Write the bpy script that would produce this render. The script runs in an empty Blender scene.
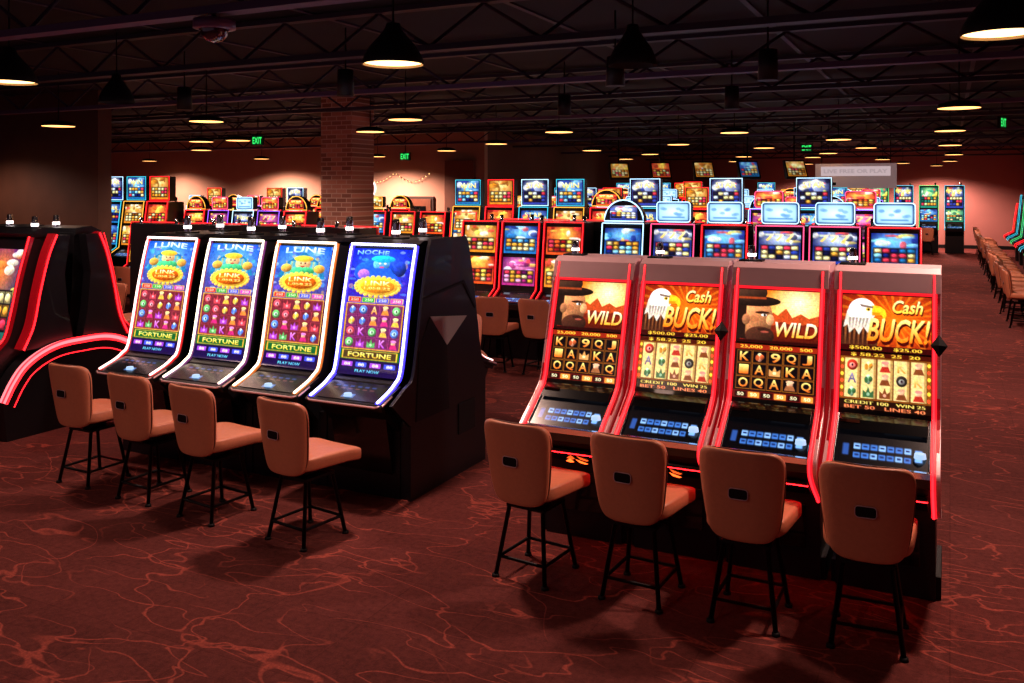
import bpy, math, random
import numpy as np
random.seed(7)
rng = np.random.default_rng(5)
scene = bpy.context.scene
scene.view_settings.view_transform = 'Standard'
scene.view_settings.look = 'None'
CAMH = 2.5

def s2l(c):
    c = np.asarray(c, dtype=float)
    return np.where(c <= 0.04045, c/12.92, ((c+0.055)/1.055)**2.4)

# ------------------------------------------------------------ materials
MATS = {}
def mat(name, col, rough=0.5, metal=0.0, emis=None, es=0.0, coat=0.0, spec=0.5):
    if name in MATS: return MATS[name]
    m = bpy.data.materials.new(name); m.use_nodes = True
    b = m.node_tree.nodes['Principled BSDF']
    b.inputs['Base Color'].default_value = (*s2l(col), 1)
    b.inputs['Roughness'].default_value = rough
    b.inputs['Metallic'].default_value = metal
    b.inputs['Specular IOR Level'].default_value = spec
    b.inputs['Coat Weight'].default_value = coat
    if emis is not None:
        b.inputs['Emission Color'].default_value = (*s2l(emis), 1)
        b.inputs['Emission Strength'].default_value = es
    MATS[name] = m
    return m

def noisy(m, scale, amt, bump=0.0):
    nt = m.node_tree; b = nt.nodes['Principled BSDF']
    tc = nt.nodes.new('ShaderNodeTexCoord'); n = nt.nodes.new('ShaderNodeTexNoise')
    n.inputs['Scale'].default_value = scale; n.inputs['Detail'].default_value = 4
    nt.links.new(tc.outputs['Object'], n.inputs['Vector'])
    mix = nt.nodes.new('ShaderNodeMix'); mix.data_type = 'RGBA'
    c = list(b.inputs['Base Color'].default_value)
    mix.inputs[6].default_value = (c[0]*(1-amt), c[1]*(1-amt), c[2]*(1-amt), 1)
    mix.inputs[7].default_value = (min(1, c[0]*(1+amt)), min(1, c[1]*(1+amt)), min(1, c[2]*(1+amt)), 1)
    nt.links.new(n.outputs['Fac'], mix.inputs[0]); nt.links.new(mix.outputs[2], b.inputs['Base Color'])
    if bump:
        bp = nt.nodes.new('ShaderNodeBump'); bp.inputs['Strength'].default_value = bump
        bp.inputs['Distance'].default_value = 0.01
        nt.links.new(n.outputs['Fac'], bp.inputs['Height']); nt.links.new(bp.outputs['Normal'], b.inputs['Normal'])
    return m

BLACK = noisy(mat('cabinet_black', (.065, .06, .08), .42, 0, coat=.08, spec=.35), 6, .2)
DARK = mat('dark_plastic', (.045, .045, .055), .6, spec=.25)
GLOSS = mat('gloss_black', (.03, .03, .04), .15, 0, coat=.5)
SILVER = noisy(mat('silver_trim', (.86, .70, .72), .32, .25), 9, .08)
CHROME = mat('chrome', (.80, .80, .84), .15, 1)
GREYP = mat('grey_panel', (.62, .62, .63), .5)
LEG = mat('black_metal', (.06, .05, .06), .4, .6)
LEATHER = noisy(mat('tan_leather', (.80, .49, .36), .45, 0), 40, .10, .2)
def led(name, c, es, lit=False):
    m = mat(name, tuple(x*.5 for x in c), .4, emis=c, es=es)
    if not lit: m.cycles.emission_sampling = 'NONE'
    return m
RED_E = led('red_led', (1, .10, .13), 5, True)
RED_B = led('red_led_far', (1, .12, .14), 3)
RED_U = led('red_underglow', (1, .08, .10), 18, True)
REDS_E = led('red_glow_soft', (.95, .10, .15), 1.4)
PINKW_E = led('pink_white_band', (1, .45, .48), 2.2)
REDBODY_GLOW = noisy(mat('red_lacquer_glow', (.55, .05, .10), .25, .2, emis=(.85, .04, .1), es=.22, coat=.5), 5, .15)  # red panels with faint emission standing in for LED light on them
REDBODY_GLOW.cycles.emission_sampling = 'NONE'
WHITE_E = led('white_led', (1, .93, .92), 5)
LAMP_E = led('lamp_glow', (1, .80, .52), 4.5)
LAMP_F = led('lamp_glow_amber', (1, .68, .38), 4)
SH = mat('lamp_shade_black', (.03, .025, .03), .6)

def screen_mat(name, es):
    m = mat(name, (.01, .01, .01), .22)
    nt = m.node_tree; b = nt.nodes['Principled BSDF']
    a = nt.nodes.new('ShaderNodeAttribute'); a.attribute_name = 'scr'
    nt.links.new(a.outputs['Color'], b.inputs['Emission Color'])
    b.inputs['Emission Strength'].default_value = es
    m.cycles.emission_sampling = 'NONE'
    return m
SCR = screen_mat('lcd_screen', 1.75)
SCRB = screen_mat('lcd_screen_bright', 2.2)

# ------------------------------------------------------------ canvas
_gc = {}
def glyph(t):
    if t in _gc: return _gc[t]
    cu = bpy.data.curves.new('lettering', 'FONT'); cu.body = t; cu.offset = .018; cu.resolution_u = 3
    ob = bpy.data.objects.new('lettering', cu); scene.collection.objects.link(ob); bpy.context.view_layer.update()
    me = bpy.data.meshes.new_from_object(ob.evaluated_get(bpy.context.evaluated_depsgraph_get()))
    me.calc_loop_triangles(); v = np.array([x.co[:2] for x in me.vertices]); tr = np.array([x.vertices[:] for x in me.loop_triangles])
    lo, hi = v.min(0), v.max(0); v = (v-lo)/(hi-lo); v[:, 1] = 1-v[:, 1]
    bpy.data.objects.remove(ob); bpy.data.curves.remove(cu); bpy.data.meshes.remove(me)
    _gc[t] = v[tr]; return _gc[t]
class Cv:
    def __init__(s, w, h, c=(0, 0, 0), ss=3):
        s.ss = ss; s.fw, s.fh = w, h; s.w, s.h = w*ss, h*ss; s.a = np.zeros((s.h, s.w, 3)); s.a[:] = c
        s.X, s.Y = np.meshgrid((np.arange(s.w)+.5)/s.w, (np.arange(s.h)+.5)/s.h)
    def fin(s): return np.clip(s.a, 0, 1).reshape(s.fh, s.ss, s.fw, s.ss, 3).mean((1, 3))
    def put(s, m, c, al=1.0):
        c = np.asarray(c, dtype=float)
        if c.ndim == 1: s.a[m] = s.a[m]*(1-al)+c*al
        else: s.a[m] = s.a[m]*(1-al)+c[m]*al
    def rect(s, x0, y0, x1, y1, c, al=1.0):
        i0, i1, j0, j1 = [int(round(q)) for q in (x0*s.w, x1*s.w, y0*s.h, y1*s.h)]
        i0 = max(i0, 0); j0 = max(j0, 0); s.a[j0:j1, i0:i1] = s.a[j0:j1, i0:i1]*(1-al)+np.array(c)*al
    def ell(s, cx, cy, rx, ry, c, al=1.0, shade=0.0):
        d = ((s.X-cx)/rx)**2+((s.Y-cy)/ry)**2; m = d < 1
        if shade:
            f = (1-shade*np.clip(((s.X-cx)/rx*.6+(s.Y-cy)/ry*.8), -1, 1))[..., None]
            s.put(m, np.clip(np.asarray(c)*f, 0, 1), al)
        else: s.put(m, c, al)
    def vgrad(s, y0, y1, c0, c1):
        t = np.clip((s.Y-y0)/(y1-y0), 0, 1)[..., None]
        g = np.asarray(c0)*(1-t)+np.asarray(c1)*t
        s.put((s.Y >= y0)&(s.Y < y1), g)
    def rad(s, cx, cy, rx, ry, c):
        d = np.clip(1-np.sqrt(((s.X-cx)/rx)**2+((s.Y-cy)/ry)**2), 0, 1)[..., None]
        s.a = s.a*(1-d)+np.asarray(c)*d
    def poly(s, pts, c, al=1.0):
        m = np.zeros(s.X.shape, bool); n = len(pts)
        for i in range(n):
            x0, y0 = pts[i]; x1, y1 = pts[(i+1) % n]
            if y0 == y1: continue
            m ^= ((s.Y < y0) != (s.Y < y1)) & (s.X < (x1-x0)*(s.Y-y0)/(y1-y0)+x0)
        s.put(m, c, al)
    def text(s, t, x0, y0, x1, y1, c, c2=None, shear=0.0, wave=0.0):
        T = glyph(t).copy(); ux = T[..., 0].copy(); uy = T[..., 1].copy()
        X = x0+(x1-x0)*ux+shear*(1-uy)*(y1-y0); Y = y0+(y1-y0)*uy-wave*np.sin(ux*math.pi)
        X = X*s.w; Y = Y*s.h; c = np.array(c); c2 = c if c2 is None else np.array(c2)
        for k in range(len(X)):
            xs, ys = X[k], Y[k]
            i0, i1 = int(max(0, math.floor(xs.min()))), int(min(s.w, math.ceil(xs.max())+1)); j0, j1 = int(max(0, math.floor(ys.min()))), int(min(s.h, math.ceil(ys.max())+1))
            if i1 <= i0 or j1 <= j0: continue
            px = np.arange(i0, i1)[None, :]+.5; py = np.arange(j0, j1)[:, None]+.5
            e = [(xs[(q+1) % 3]-xs[q])*(py-ys[q])-(ys[(q+1) % 3]-ys[q])*(px-xs[q]) for q in range(3)]
            m = ((e[0] >= -1e-6)&(e[1] >= -1e-6)&(e[2] >= -1e-6))|((e[0] <= 1e-6)&(e[1] <= 1e-6)&(e[2] <= 1e-6))
            if not m.any(): continue
            f = np.clip((py/s.h-y0)/(y1-y0), 0, 1)[..., None]; colr = np.broadcast_to(c*(1-f)+c2*f, m.shape+(3,))
            sub = s.a[j0:j1, i0:i1]; sub[m] = colr[m]
    def noise(s, amt, g=2):
        n = rng.random((s.h//g+2, s.w//g+2, 3)); n = np.repeat(np.repeat(n, g, 0), g, 1)[:s.h, :s.w]
        n2 = rng.random((s.h//(g*4)+2, s.w//(g*4)+2, 1)); n2 = np.repeat(np.repeat(n2, g*4, 0), g*4, 1)[:s.h, :s.w]
        s.a = np.clip(s.a*(1+amt*(n-.5)+amt*.6*(n2-.5)), 0, 1)

GOLD = (1, .78, .22); CREAM = (1, .93, .72); OR = (1, .45, .08)
def sym(c, cx, cy, rx, ry, k, pal):
    col = pal[k % len(pal)]; hi = tuple(min(1, x+.35) for x in col)
    if k % 5 == 0: c.ell(cx, cy, rx, ry, col, shade=.5); c.ell(cx, cy+ry*.1, rx*.55, ry*.5, hi, shade=.4); c.ell(cx, cy, rx*.2, ry*.25, (.15, .05, .1))
    elif k % 5 == 1: c.ell(cx, cy-ry*.3, rx*.55, ry*.6, (.9, .65, .5), shade=.4); c.poly([(cx-rx, cy+ry), (cx-rx*.6, cy), (cx+rx*.6, cy), (cx+rx, cy+ry)], col); c.ell(cx, cy-ry*.75, rx*.7, ry*.3, hi)
    elif k % 5 == 2: c.poly([(cx-rx, cy+ry), (cx-rx, cy-ry*.4), (cx-rx*.4, cy+.1*ry), (cx, cy-ry), (cx+rx*.4, cy+.1*ry), (cx+rx, cy-ry*.4), (cx+rx, cy+ry)], col); c.ell(cx, cy+ry*.4, rx*.3, ry*.3, hi)
    elif k % 5 == 3: c.ell(cx, cy+ry*.1, rx*.5, ry*.9, hi, shade=.6); c.ell(cx+rx*.4, cy, rx*.4, ry*.5, col, shade=.4); c.ell(cx-rx*.4, cy+ry*.2, rx*.35, ry*.6, col)
    else: c.text('AKQJ9'[k % 4], cx-rx*.8, cy-ry*.9, cx+rx*.8, cy+ry*.9, hi, col)

def scr_left(v):
    c = Cv(100, 200)
    if v == 0: c.vgrad(0, .45, (.08, .32, .80), (.30, .22, .50)); c.rad(.5, .16, .6, .22, (.45, .80, 1))
    else: c.vgrad(0, .45, (.06, .12, .75), (.22, .10, .65)); c.rad(.5, .14, .55, .2, (.20, .45, 1))
    c.vgrad(.45, 1, (.30, .06, .30), (.08, .02, .14))
    for i in range(40):
        c.ell(random.random(), random.random()*.42, .02+.05*random.random(), .008+.015*random.random(), random.choice([(.3, .7, 1), (.8, .9, 1), (.5, .3, .9), (.1, .2, .6), (.3, .8, .7), (.95, .75, .4)]), .45)
    if v == 0:
        c.poly([(.06, .27), (.16, .15), (.5, .05), (.84, .15), (.94, .27)], (.12, .45, .66)); c.poly([(.16, .25), (.27, .13), (.73, .13), (.84, .25)], (.34, .66, .74))
        for i in range(7): c.rect(.18+i*.1, .13, .205+i*.1, .25, (.85, .70, .35), .6)
        c.ell(.5, .15, .14, .05, (.95, .72, .5), shade=.4); c.ell(.5, .108, .18, .026, GOLD, shade=.3); c.ell(.5, .21, .23, .035, (.25, .70, .45), shade=.4)
        c.ell(.46, .145, .018, .006, (.1, .1, .2)); c.ell(.54, .145, .018, .006, (.1, .1, .2)); c.ell(.5, .175, .04, .006, (.7, .2, .2))
        c.ell(.2, .19, .10, .035, (.85, .60, .25), shade=.5); c.ell(.81, .19, .10, .035, (.85, .60, .25), shade=.5)
        c.text('LUNE', .14, .018, .86, .066, (.95, 1, .95), (.65, .85, .8), wave=.012)
    else:
        c.ell(.42, .19, .34, .10, (.10, .28, .80), shade=.5); c.ell(.52, .125, .14, .052, (.35, .66, .98), shade=.5); c.ell(.54, .085, .20, .028, (.12, .70, .95), shade=.3)
        c.poly([(.10, .29), (.32, .16), (.66, .155), (.94, .29)], (.12, .35, .85)); c.ell(.24, .21, .10, .04, (.65, .4, .95), shade=.4); c.ell(.84, .16, .10, .06, (.1, .2, .6), shade=.6)
        c.ell(.49, .12, .02, .007, (.95, .95, 1)); c.ell(.58, .12, .02, .007, (.95, .95, 1)); c.ell(.53, .15, .04, .007, (.8, .3, .5))
        c.text('NOCHE', .08, .02, .62, .055, (.7, .9, 1), (.3, .6, 1), wave=.006)
    for i in range(24):
        t = i/24*2*math.pi; c.ell(.5+.36*math.cos(t), .305+.075*math.sin(t), .04, .014, (1, .75, .3), shade=.4)
    c.ell(.5, .303, .34, .070, GOLD, shade=.3); c.ell(.5, .303, .29, .055, (.85, .36, .06) if v == 0 else (.95, .55, .1), shade=.4)
    c.text('LINK', .28, .265, .72, .301, (1, 1, .85), GOLD, wave=.006); c.text('1,058.22', .28, .309, .72, .331, (1, .97, .6), GOLD)
    for i, (cc) in enumerate([(.85, .1, .15), (.1, .6, .25), (.2, .25, .85), (.75, .2, .7)]):
        c.rect(.04+i*.235, .392, .255+i*.235, .432, GOLD); c.rect(.05+i*.235, .396, .245+i*.235, .428, cc); c.text('250', .08+i*.235, .402, .215+i*.235, .422, CREAM)
    c.rect(.02, .44, .98, .795, (.95, .65, .22)); c.rect(.035, .446, .965, .789, (.14, .03, .12))
    pal = [(.80, .25, .30), (.95, .70, .25), (.65, .25, .75), (.3, .45, .85), (.95, .5, .2), (.35, .65, .35), (.8, .15, .45)]
    base = (.62, .20, .48) if v else (.66, .20, .26)
    for i in range(5):
        for j in range(4):
            x = .045+i*.184; y = .45+j*.085
            c.rect(x, y, x+.176, y+.081, base); c.rect(x+.008, y+.004, x+.168, y+.077, tuple(b*.62 for b in base))
            sym(c, x+.088, y+.040, .066, .034, (i*7+j*5+v*3+i*j) % 13, pal)
    c.rect(.0, .80, 1, .875, (.10, .35, .12)); c.rect(.04, .803, .96, .872, (.85, .68, .2)); c.rect(.06, .809, .94, .866, (.06, .34, .14) if v == 0 else (.28, .2, .10))
    c.text('FORTUNE', .14, .820, .86, .855, (1, .95, .5), GOLD)
    c.rect(0, .88, 1, 1, (.10, .04, .24))
    for i in range(4): c.rect(.06+i*.235, .895, .24+i*.235, .93, (.25, .3, .9) if i % 2 else (.6, .25, .8)); c.text('88', .10+i*.235, .902, .20+i*.235, .924, CREAM)
    c.text('PLAY NOW', .3, .95, .7, .972, (.4, .85, 1))
    c.noise(.35); return c

def scr_A_up():
    c = Cv(140, 90); c.vgrad(0, .6, (.95, .42, .08), (1, .82, .35)); c.vgrad(.6, 1, (.55, .14, .03), (.25, .05, .03))
    c.rad(.75, .22, .4, .5, (1, .98, .8))
    c.poly([(.36, .62), (.44, .42), (.5, .47), (.6, .33), (.68, .5), (.78, .42), (.88, .5), (1, .44), (1, .66), (.36, .66)], (.72, .26, .10))
    c.poly([(.4, .7), (.55, .58), (.75, .66), (.9, .58), (1, .64), (1, .78), (.4, .78)], (.45, .12, .06))
    for i in range(9): c.poly([(.40, .1+.03*i), (1, .02+.045*i), (1, .035+.045*i)], (1, .7, .35), .35)
    c.rect(0, 0, .22, 1, (.12, .06, .05)); c.ell(.24, .54, .20, .42, (.74, .46, .28), shade=.55); c.ell(.41, .56, .05, .10, (.86, .58, .38), shade=.3)
    c.ell(.31, .43, .09, .025, (.18, .08, .05)); c.ell(.33, .475, .035, .024, (.95, .9, .85)); c.ell(.34, .475, .015, .022, (.1, .05, .05)); c.ell(.20, .56, .07, .06, (.60, .34, .2), .6)
    c.ell(.29, .86, .18, .17, (.24, .12, .08), shade=.4); c.ell(.34, .74, .08, .028, (.20, .10, .07)); c.ell(.35, .785, .05, .018, (.65, .28, .22)); c.rect(0, .3, .11, 1, (.14, .07, .05)); c.ell(.11, .57, .05, .1, (.62, .38, .24), shade=.3)
    c.ell(.20, .22, .33, .10, (.14, .08, .06), shade=.4); c.ell(.16, .06, .20, .18, (.24, .14, .10), shade=.5); c.rect(.0, .14, .35, .18, (.6, .22, .1)); c.poly([(0, 1), (.05, .93), (.3, .96), (.42, 1)], (.65, .12, .08))
    c.text('WILD', .46, .62, .985, .90, (.30, .04, .02), shear=.1); c.text('WILD', .45, .59, .97, .86, (1, 1, .85), (1, .62, .15), shear=.1)
    c.rect(0, .94, 1, 1, (.15, .02, .02)); c.noise(.30); return c
def scr_A_lo():
    c = Cv(140, 90, (.10, .03, .02)); c.rect(0, 0, 1, .10, (.55, .12, .05)); c.text('25,000   20,000   500', .06, .02, .94, .085, GOLD)
    word = 'KIOWAQ9JAQKQJAQ'
    for i in range(5):
        for j in range(3):
            x = .03+i*.19; y = .12+j*.24
            c.rect(x, y, x+.183, y+.232, (.55, .30, .08)); c.rect(x+.008, y+.010, x+.175, y+.222, (.05, .02, .03))
            k = i*3+j
            if k % 4 == 3: sym(c, x+.09, y+.115, .068, .09, k, [(.7, .3, .15), (.8, .55, .3), (.6, .35, .2)])
            else: c.text(word[k], x+.035, y+.03, x+.15, y+.2, (1, .92, .5), (.85, .35, .08))
    c.rect(0, .86, 1, 1, (.35, .06, .04))
    for i in range(6): c.rect(.03+i*.16, .88, .17+i*.16, .98, (.9, .55, .2) if i % 2 else (.15, .02, .02)); c.text('50', .06+i*.16, .9, .14+i*.16, .96, CREAM)
    c.noise(.25); return c
def scr_B_up():
    c = Cv(140, 90, (.40, .04, .03)); c.rad(.6, .45, .85, .75, (1, .40, .05))
    for i in range(26):
        t = i/26*2*math.pi; c.poly([(.6, .4), (.6+1.2*math.cos(t), .4+1.2*math.sin(t)), (.6+1.2*math.cos(t+.08), .4+1.2*math.sin(t+.08))], (1, .65, .12), .35)
    c.poly([(0, 1), (0, .5), (.08, .40), (.30, .55), (.42, .75), (.40, 1)], (.28, .13, .07))
    for i in range(16): c.poly([(.01+.025*i, .55+.03*(i % 3)), (.04+.025*i, .56), (.02+.025*i, .92)], (.50, .27, .13) if i % 2 else (.17, .07, .05))
    c.poly([(.06, .30), (.12, .16), (.36, .40), (.34, .56), (.30, .68), (.25, .58), (.20, .72), (.15, .60), (.09, .70), (.07, .55), (.02, .60)], (.84, .79, .72))
    c.ell(.23, .29, .155, .22, (.97, .95, .90), shade=.18)
    for i in range(6): c.poly([(.08+.04*i, .42), (.11+.04*i, .42), (.09+.035*i, .62)], (.60, .54, .48))
    c.poly([(.34, .19), (.43, .20), (.49, .26), (.505, .35), (.485, .44), (.455, .36), (.42, .345), (.34, .36)], (1, .76, .12)); c.poly([(.34, .31), (.43, .31), (.44, .36), (.35, .37)], (.85, .5, .06))
    c.poly([(.20, .17), (.36, .21), (.35, .245), (.22, .22)], (.5, .4, .34)); c.ell(.30, .265, .028, .03, (.95, .70, .1)); c.ell(.303, .267, .014, .02, (.05, .02, .02))
    c.text('Cash', .56, .10, .90, .34, (.3, .02, .02), shear=.15); c.text('Cash', .555, .08, .89, .31, (1, .97, .7), GOLD, shear=.15)
    c.text('BUCK!', .30, .45, .965, .88, (.25, .02, .02), shear=.1); c.text('BUCK!', .29, .41, .95, .82, (1, .97, .55), (1, .45, .05), shear=.1)
    c.rect(0, .90, 1, 1, (.2, .02, .02)); c.text('$500.00    $25.00', .1, .915, .9, .98, GOLD); c.noise(.30); return c
def scr_B_lo():
    c = Cv(140, 90, (.50, .26, .06)); c.rect(0, 0, 1, .09, (.25, .05, .02)); c.text('$ 58.22  25  20', .12, .015, .88, .078, GOLD)
    pal = [(.65, .15, .1), (.45, .22, .1), (.2, .35, .2), (.75, .48, .15), (.25, .2, .35), (.15, .12, .1)]
    for i in range(5):
        x = .055+i*.182; c.rect(x-.006, .105, x+.172, .81, (.35, .15, .04)); c.rect(x, .115, x+.166, .80, (.88, .76, .48)); c.rect(x+.14, .115, x+.166, .80, (.68, .52, .28))
        for j in range(3): sym(c, x+.083, .235+j*.228, .06, .095, (i*3+j*4+i*j) % 11, pal)
    for j in range(6): c.ell(.025, .16+j*.12, .018, .035, (.95, .3, .15) if j % 2 else GOLD); c.ell(.975, .16+j*.12, .018, .035, (.95, .3, .15) if j % 2 else GOLD)
    c.rect(0, .83, 1, 1, (.12, .04, .02)); c.text('CREDIT 100   WIN 25', .06, .85, .94, .905, (1, .85, .4)); c.text('BET 50   LINES 40', .06, .93, .94, .985, (1, .5, .3))
    c.noise(.28); return c
def scr_deck(kind=0):
    c = Cv(90, 54, (.012, .012, .02))
    if kind == 0:
        c.rect(.09, .12, .30, .30, (.20, .22, .25)); c.rect(.11, .15, .28, .27, (.30, .34, .38)); c.rect(.52, .08, .92, .36, (.03, .035, .05))
        for i in range(5): c.rect(.54+i*.075, .13, .595+i*.075, .18, (.30, .15, .14))
        for r in range(2):
            for i in range(7):
                x = .20+i*.09; y = .58+r*.17
                c.rect(x, y, x+.075, y+.11, (.22, .42, .74) if (i+r) % 3 else (.50, .68, .9)); c.rect(x+.015, y+.03, x+.058, y+.07, (.08, .15, .35))
        c.rect(.85, .60, .93, .82, (.45, .65, .95)); c.rect(.08, .60, .15, .82, (.15, .28, .55))
    else:
        c.rect(.06, .1, .94, .5, (.03, .035, .07))
        for i in range(6): c.rect(.15+i*.12, .20, .22+i*.12, .28, (.14, .22, .45)); c.rect(.15+i*.12, .36, .22+i*.12, .42, (.35, .2, .2))
        c.rect(.40, .66, .60, .88, (.25, .38, .6)); c.rect(.43, .70, .57, .84, (.5, .6, .7))
    return c
def scr_rand(w, h, pal, txt=.25):
    c = Cv(w, h, pal[0], 3); c.vgrad(0, 1, pal[0], pal[1])
    c.rad(.5, .25, .55, .4, pal[2])
    for i in range(12): c.ell(random.random(), random.random()*.5, .04+.14*random.random(), .03+.10*random.random(), random.choice(pal+[(1, .8, .3), (.9, .2, .2), (1, 1, .9)]), .7, shade=.4)
    if random.random() < txt: c.text(random.choice(['WIN', 'Lucky', 'STAR', '777', 'Fire']), .15, .1, .85, .32, CREAM, GOLD)
    g = (.05, .45, .95, .90); c.rect(*g, (.05, .03, .06))
    for i in range(5):
        for j in range(3):
            x = .07+i*.175; y = .47+j*.14; col = random.choice(pal+[(1, .9, .6), (.9, .2, .3), (.9, .6, .2)])
            c.rect(x, y, x+.16, y+.125, tuple(q*.45 for q in col)); c.ell(x+.08, y+.062, .05+.03*random.random(), .045, col, shade=.4)
    c.noise(.35); return c

# ------------------------------------------------------------ mesh builder
class MB:
    def __init__(s): s.v=[]; s.f=[]; s.mi=[]; s.sm=[]; s.col=[]; s.mats=[]
    def add(s, vs, fs, m, cols=None, smooth=False):
        o = len(s.v); s.v += [tuple(map(float, p)) for p in vs]
        s.f += [tuple(o+i for i in f) for f in fs]
        if m not in s.mats: s.mats.append(m)
        k = s.mats.index(m); s.mi += [k]*len(fs); s.sm += [smooth]*len(fs)
        s.col += (list(cols) if cols is not None else [(0, 0, 0)]*len(vs))
    def box(s, x0, x1, y0, y1, z0, z1, m):
        s.add([(x0,y0,z0),(x1,y0,z0),(x1,y1,z0),(x0,y1,z0),(x0,y0,z1),(x1,y0,z1),(x1,y1,z1),(x0,y1,z1)],
              [(0,3,2,1),(4,5,6,7),(0,1,5,4),(1,2,6,5),(2,3,7,6),(3,0,4,7)], m)
    def prism(s, prof, x0, x1, m):
        n = len(prof); vs = [(x0, y, z) for y, z in prof]+[(x1, y, z) for y, z in prof]
        fs = [tuple(range(n)), tuple(range(2*n-1, n-1, -1))]+[(i, i+n, (i+1) % n+n, (i+1) % n) for i in range(n)]
        s.add(vs, fs, m)
    def prism_xz(s, prof, y0, y1, m):
        n = len(prof); vs = [(x, y0, z) for x, z in prof]+[(x, y1, z) for x, z in prof]
        fs = [tuple(range(n)), tuple(range(2*n-1, n-1, -1))]+[(i, i+n, (i+1) % n+n, (i+1) % n) for i in range(n)]
        s.add(vs, fs, m)
    def tube(s, path, r, m, n=8, closed=False):
        P = [np.array(p, float) for p in path]; N = len(P); vs = []; fs = []
        for i in range(N):
            if closed: d = P[(i+1) % N]-P[i-1]
            else: d = P[min(i+1, N-1)]-P[max(i-1, 0)]
            d = d/(np.linalg.norm(d)+1e-9)
            ref = np.array([0, 0, 1.]) if abs(d[2]) < .9 else np.array([1., 0, 0])
            a = np.cross(d, ref); a /= np.linalg.norm(a); b = np.cross(d, a)
            for k in range(n):
                t = 2*math.pi*k/n; vs.append(P[i]+r*(math.cos(t)*a+math.sin(t)*b))
        for i in range(N if closed else N-1):
            j = (i+1) % N
            for k in range(n):
                fs.append((i*n+k, i*n+(k+1) % n, j*n+(k+1) % n, j*n+k))
        if not closed: fs += [tuple(range(n)), tuple(range((N-1)*n, N*n))]
        s.add(vs, fs, m, smooth=True)
    def lathe(s, prof, c, m, n=24, smooth=True):
        vs = []; fs = []
        for r, z in prof:
            for k in range(n):
                t = 2*math.pi*k/n; vs.append((c[0]+r*math.cos(t), c[1]+r*math.sin(t), c[2]+z))
        for i in range(len(prof)-1):
            for k in range(n): fs.append((i*n+k, i*n+(k+1) % n, (i+1)*n+(k+1) % n, (i+1)*n+k))
        s.add(vs, fs, m, smooth=smooth)
    def disk(s, c, r, m, n=24):
        s.add([(c[0]+r*math.cos(2*math.pi*k/n), c[1]+r*math.sin(2*math.pi*k/n), c[2]) for k in range(n)], [tuple(range(n))], m)
    def ribbon(s, path, x0, x1, t, m):
        N = len(path); off = offs(path, t)
        vs = []
        for (p, q) in zip(path, off): vs += [(x0, p[0], p[1]), (x1, p[0], p[1]), (x1, q[0], q[1]), (x0, q[0], q[1])]
        fs = [(0, 1, 2, 3), tuple((N-1)*4+k for k in (3, 2, 1, 0))]
        for i in range(N-1):
            for k in range(4): fs.append((i*4+k, i*4+(k+1) % 4, i*4+4+(k+1) % 4, i*4+4+k))
        s.add(vs, fs, m)
    def screen(s, cv, x0, x1, path, m):
        img = cv.fin(); h, w = img.shape[:2]
        P = resample(path, h); vs = []; cols = []
        lin = s2l(img)
        for j in range(h):
            for i in range(w): vs.append((x0+(x1-x0)*i/(w-1), P[j][0], P[j][1])); cols.append(tuple(lin[j, i]))
        fs = [(j*w+i, (j+1)*w+i, (j+1)*w+i+1, j*w+i+1) for j in range(h-1) for i in range(w-1)]
        s.add(vs, fs, m, cols)
    def sq(s, c, a, b, h, e1, e2, m, deform=None, nu=32, nv=18):
        def cp(t, e): v = math.cos(t); return math.copysign(abs(v)**e, v)
        def sp(t, e): v = math.sin(t); return math.copysign(abs(v)**e, v)
        vs = []; fs = []
        for j in range(nv+1):
            v = -math.pi/2+math.pi*j/nv
            for i in range(nu):
                u = 2*math.pi*(i+.5)/nu
                p = [a*cp(v, e1)*cp(u, e2), b*cp(v, e1)*sp(u, e2), h*sp(v, e1)]
                if deform: p = deform(p)
                vs.append((c[0]+p[0], c[1]+p[1], c[2]+p[2]))
        for j in range(nv):
            for i in range(nu): fs.append((j*nu+i, j*nu+(i+1) % nu, (j+1)*nu+(i+1) % nu, (j+1)*nu+i))
        s.add(vs, fs, m, smooth=True)
    def mesh(s, name):
        me = bpy.data.meshes.new(name); me.from_pydata(s.v, [], s.f)
        for m in s.mats: me.materials.append(m)
        me.polygons.foreach_set('material_index', s.mi); me.polygons.foreach_set('use_smooth', s.sm)
        if any(m in (SCR, SCRB) for m in s.mats):
            at = me.color_attributes.new('scr', 'FLOAT_COLOR', 'POINT')
            arr = np.ones((len(s.v), 4), dtype=np.float32); arr[:, :3] = np.array(s.col)
            at.data.foreach_set('color', arr.ravel())
        me.update(); return me

def resample(path, n):
    P = np.array(path, float); d = np.r_[0, np.cumsum(np.linalg.norm(np.diff(P, axis=0), axis=1))]
    t = np.linspace(0, d[-1], n); return np.stack([np.interp(t, d, P[:, 0]), np.interp(t, d, P[:, 1])], 1)
def smooth_path(P, n=24):
    P = [np.array(p, float) for p in P]; Q = [2*P[0]-P[1]]+P+[2*P[-1]-P[-2]]; out = []
    seg = len(P)-1; k = max(2, n//seg)
    for i in range(seg):
        a, b, c, d = Q[i:i+4]
        for j in range(k):
            t = j/k; out.append(.5*((2*b)+(-a+c)*t+(2*a-5*b+4*c-d)*t*t+(-a+3*b-3*c+d)*t**3))
    out.append(P[-1]); return [tuple(p) for p in out]
def offs(path, t):
    out = []; N = len(path)
    for i in range(N):
        a = np.array(path[max(i-1, 0)]); b = np.array(path[min(i+1, N-1)]); d = (b-a)/(np.linalg.norm(b-a)+1e-9)
        out.append((path[i][0]-d[1]*t, path[i][1]+d[0]*t))
    return out
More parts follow.
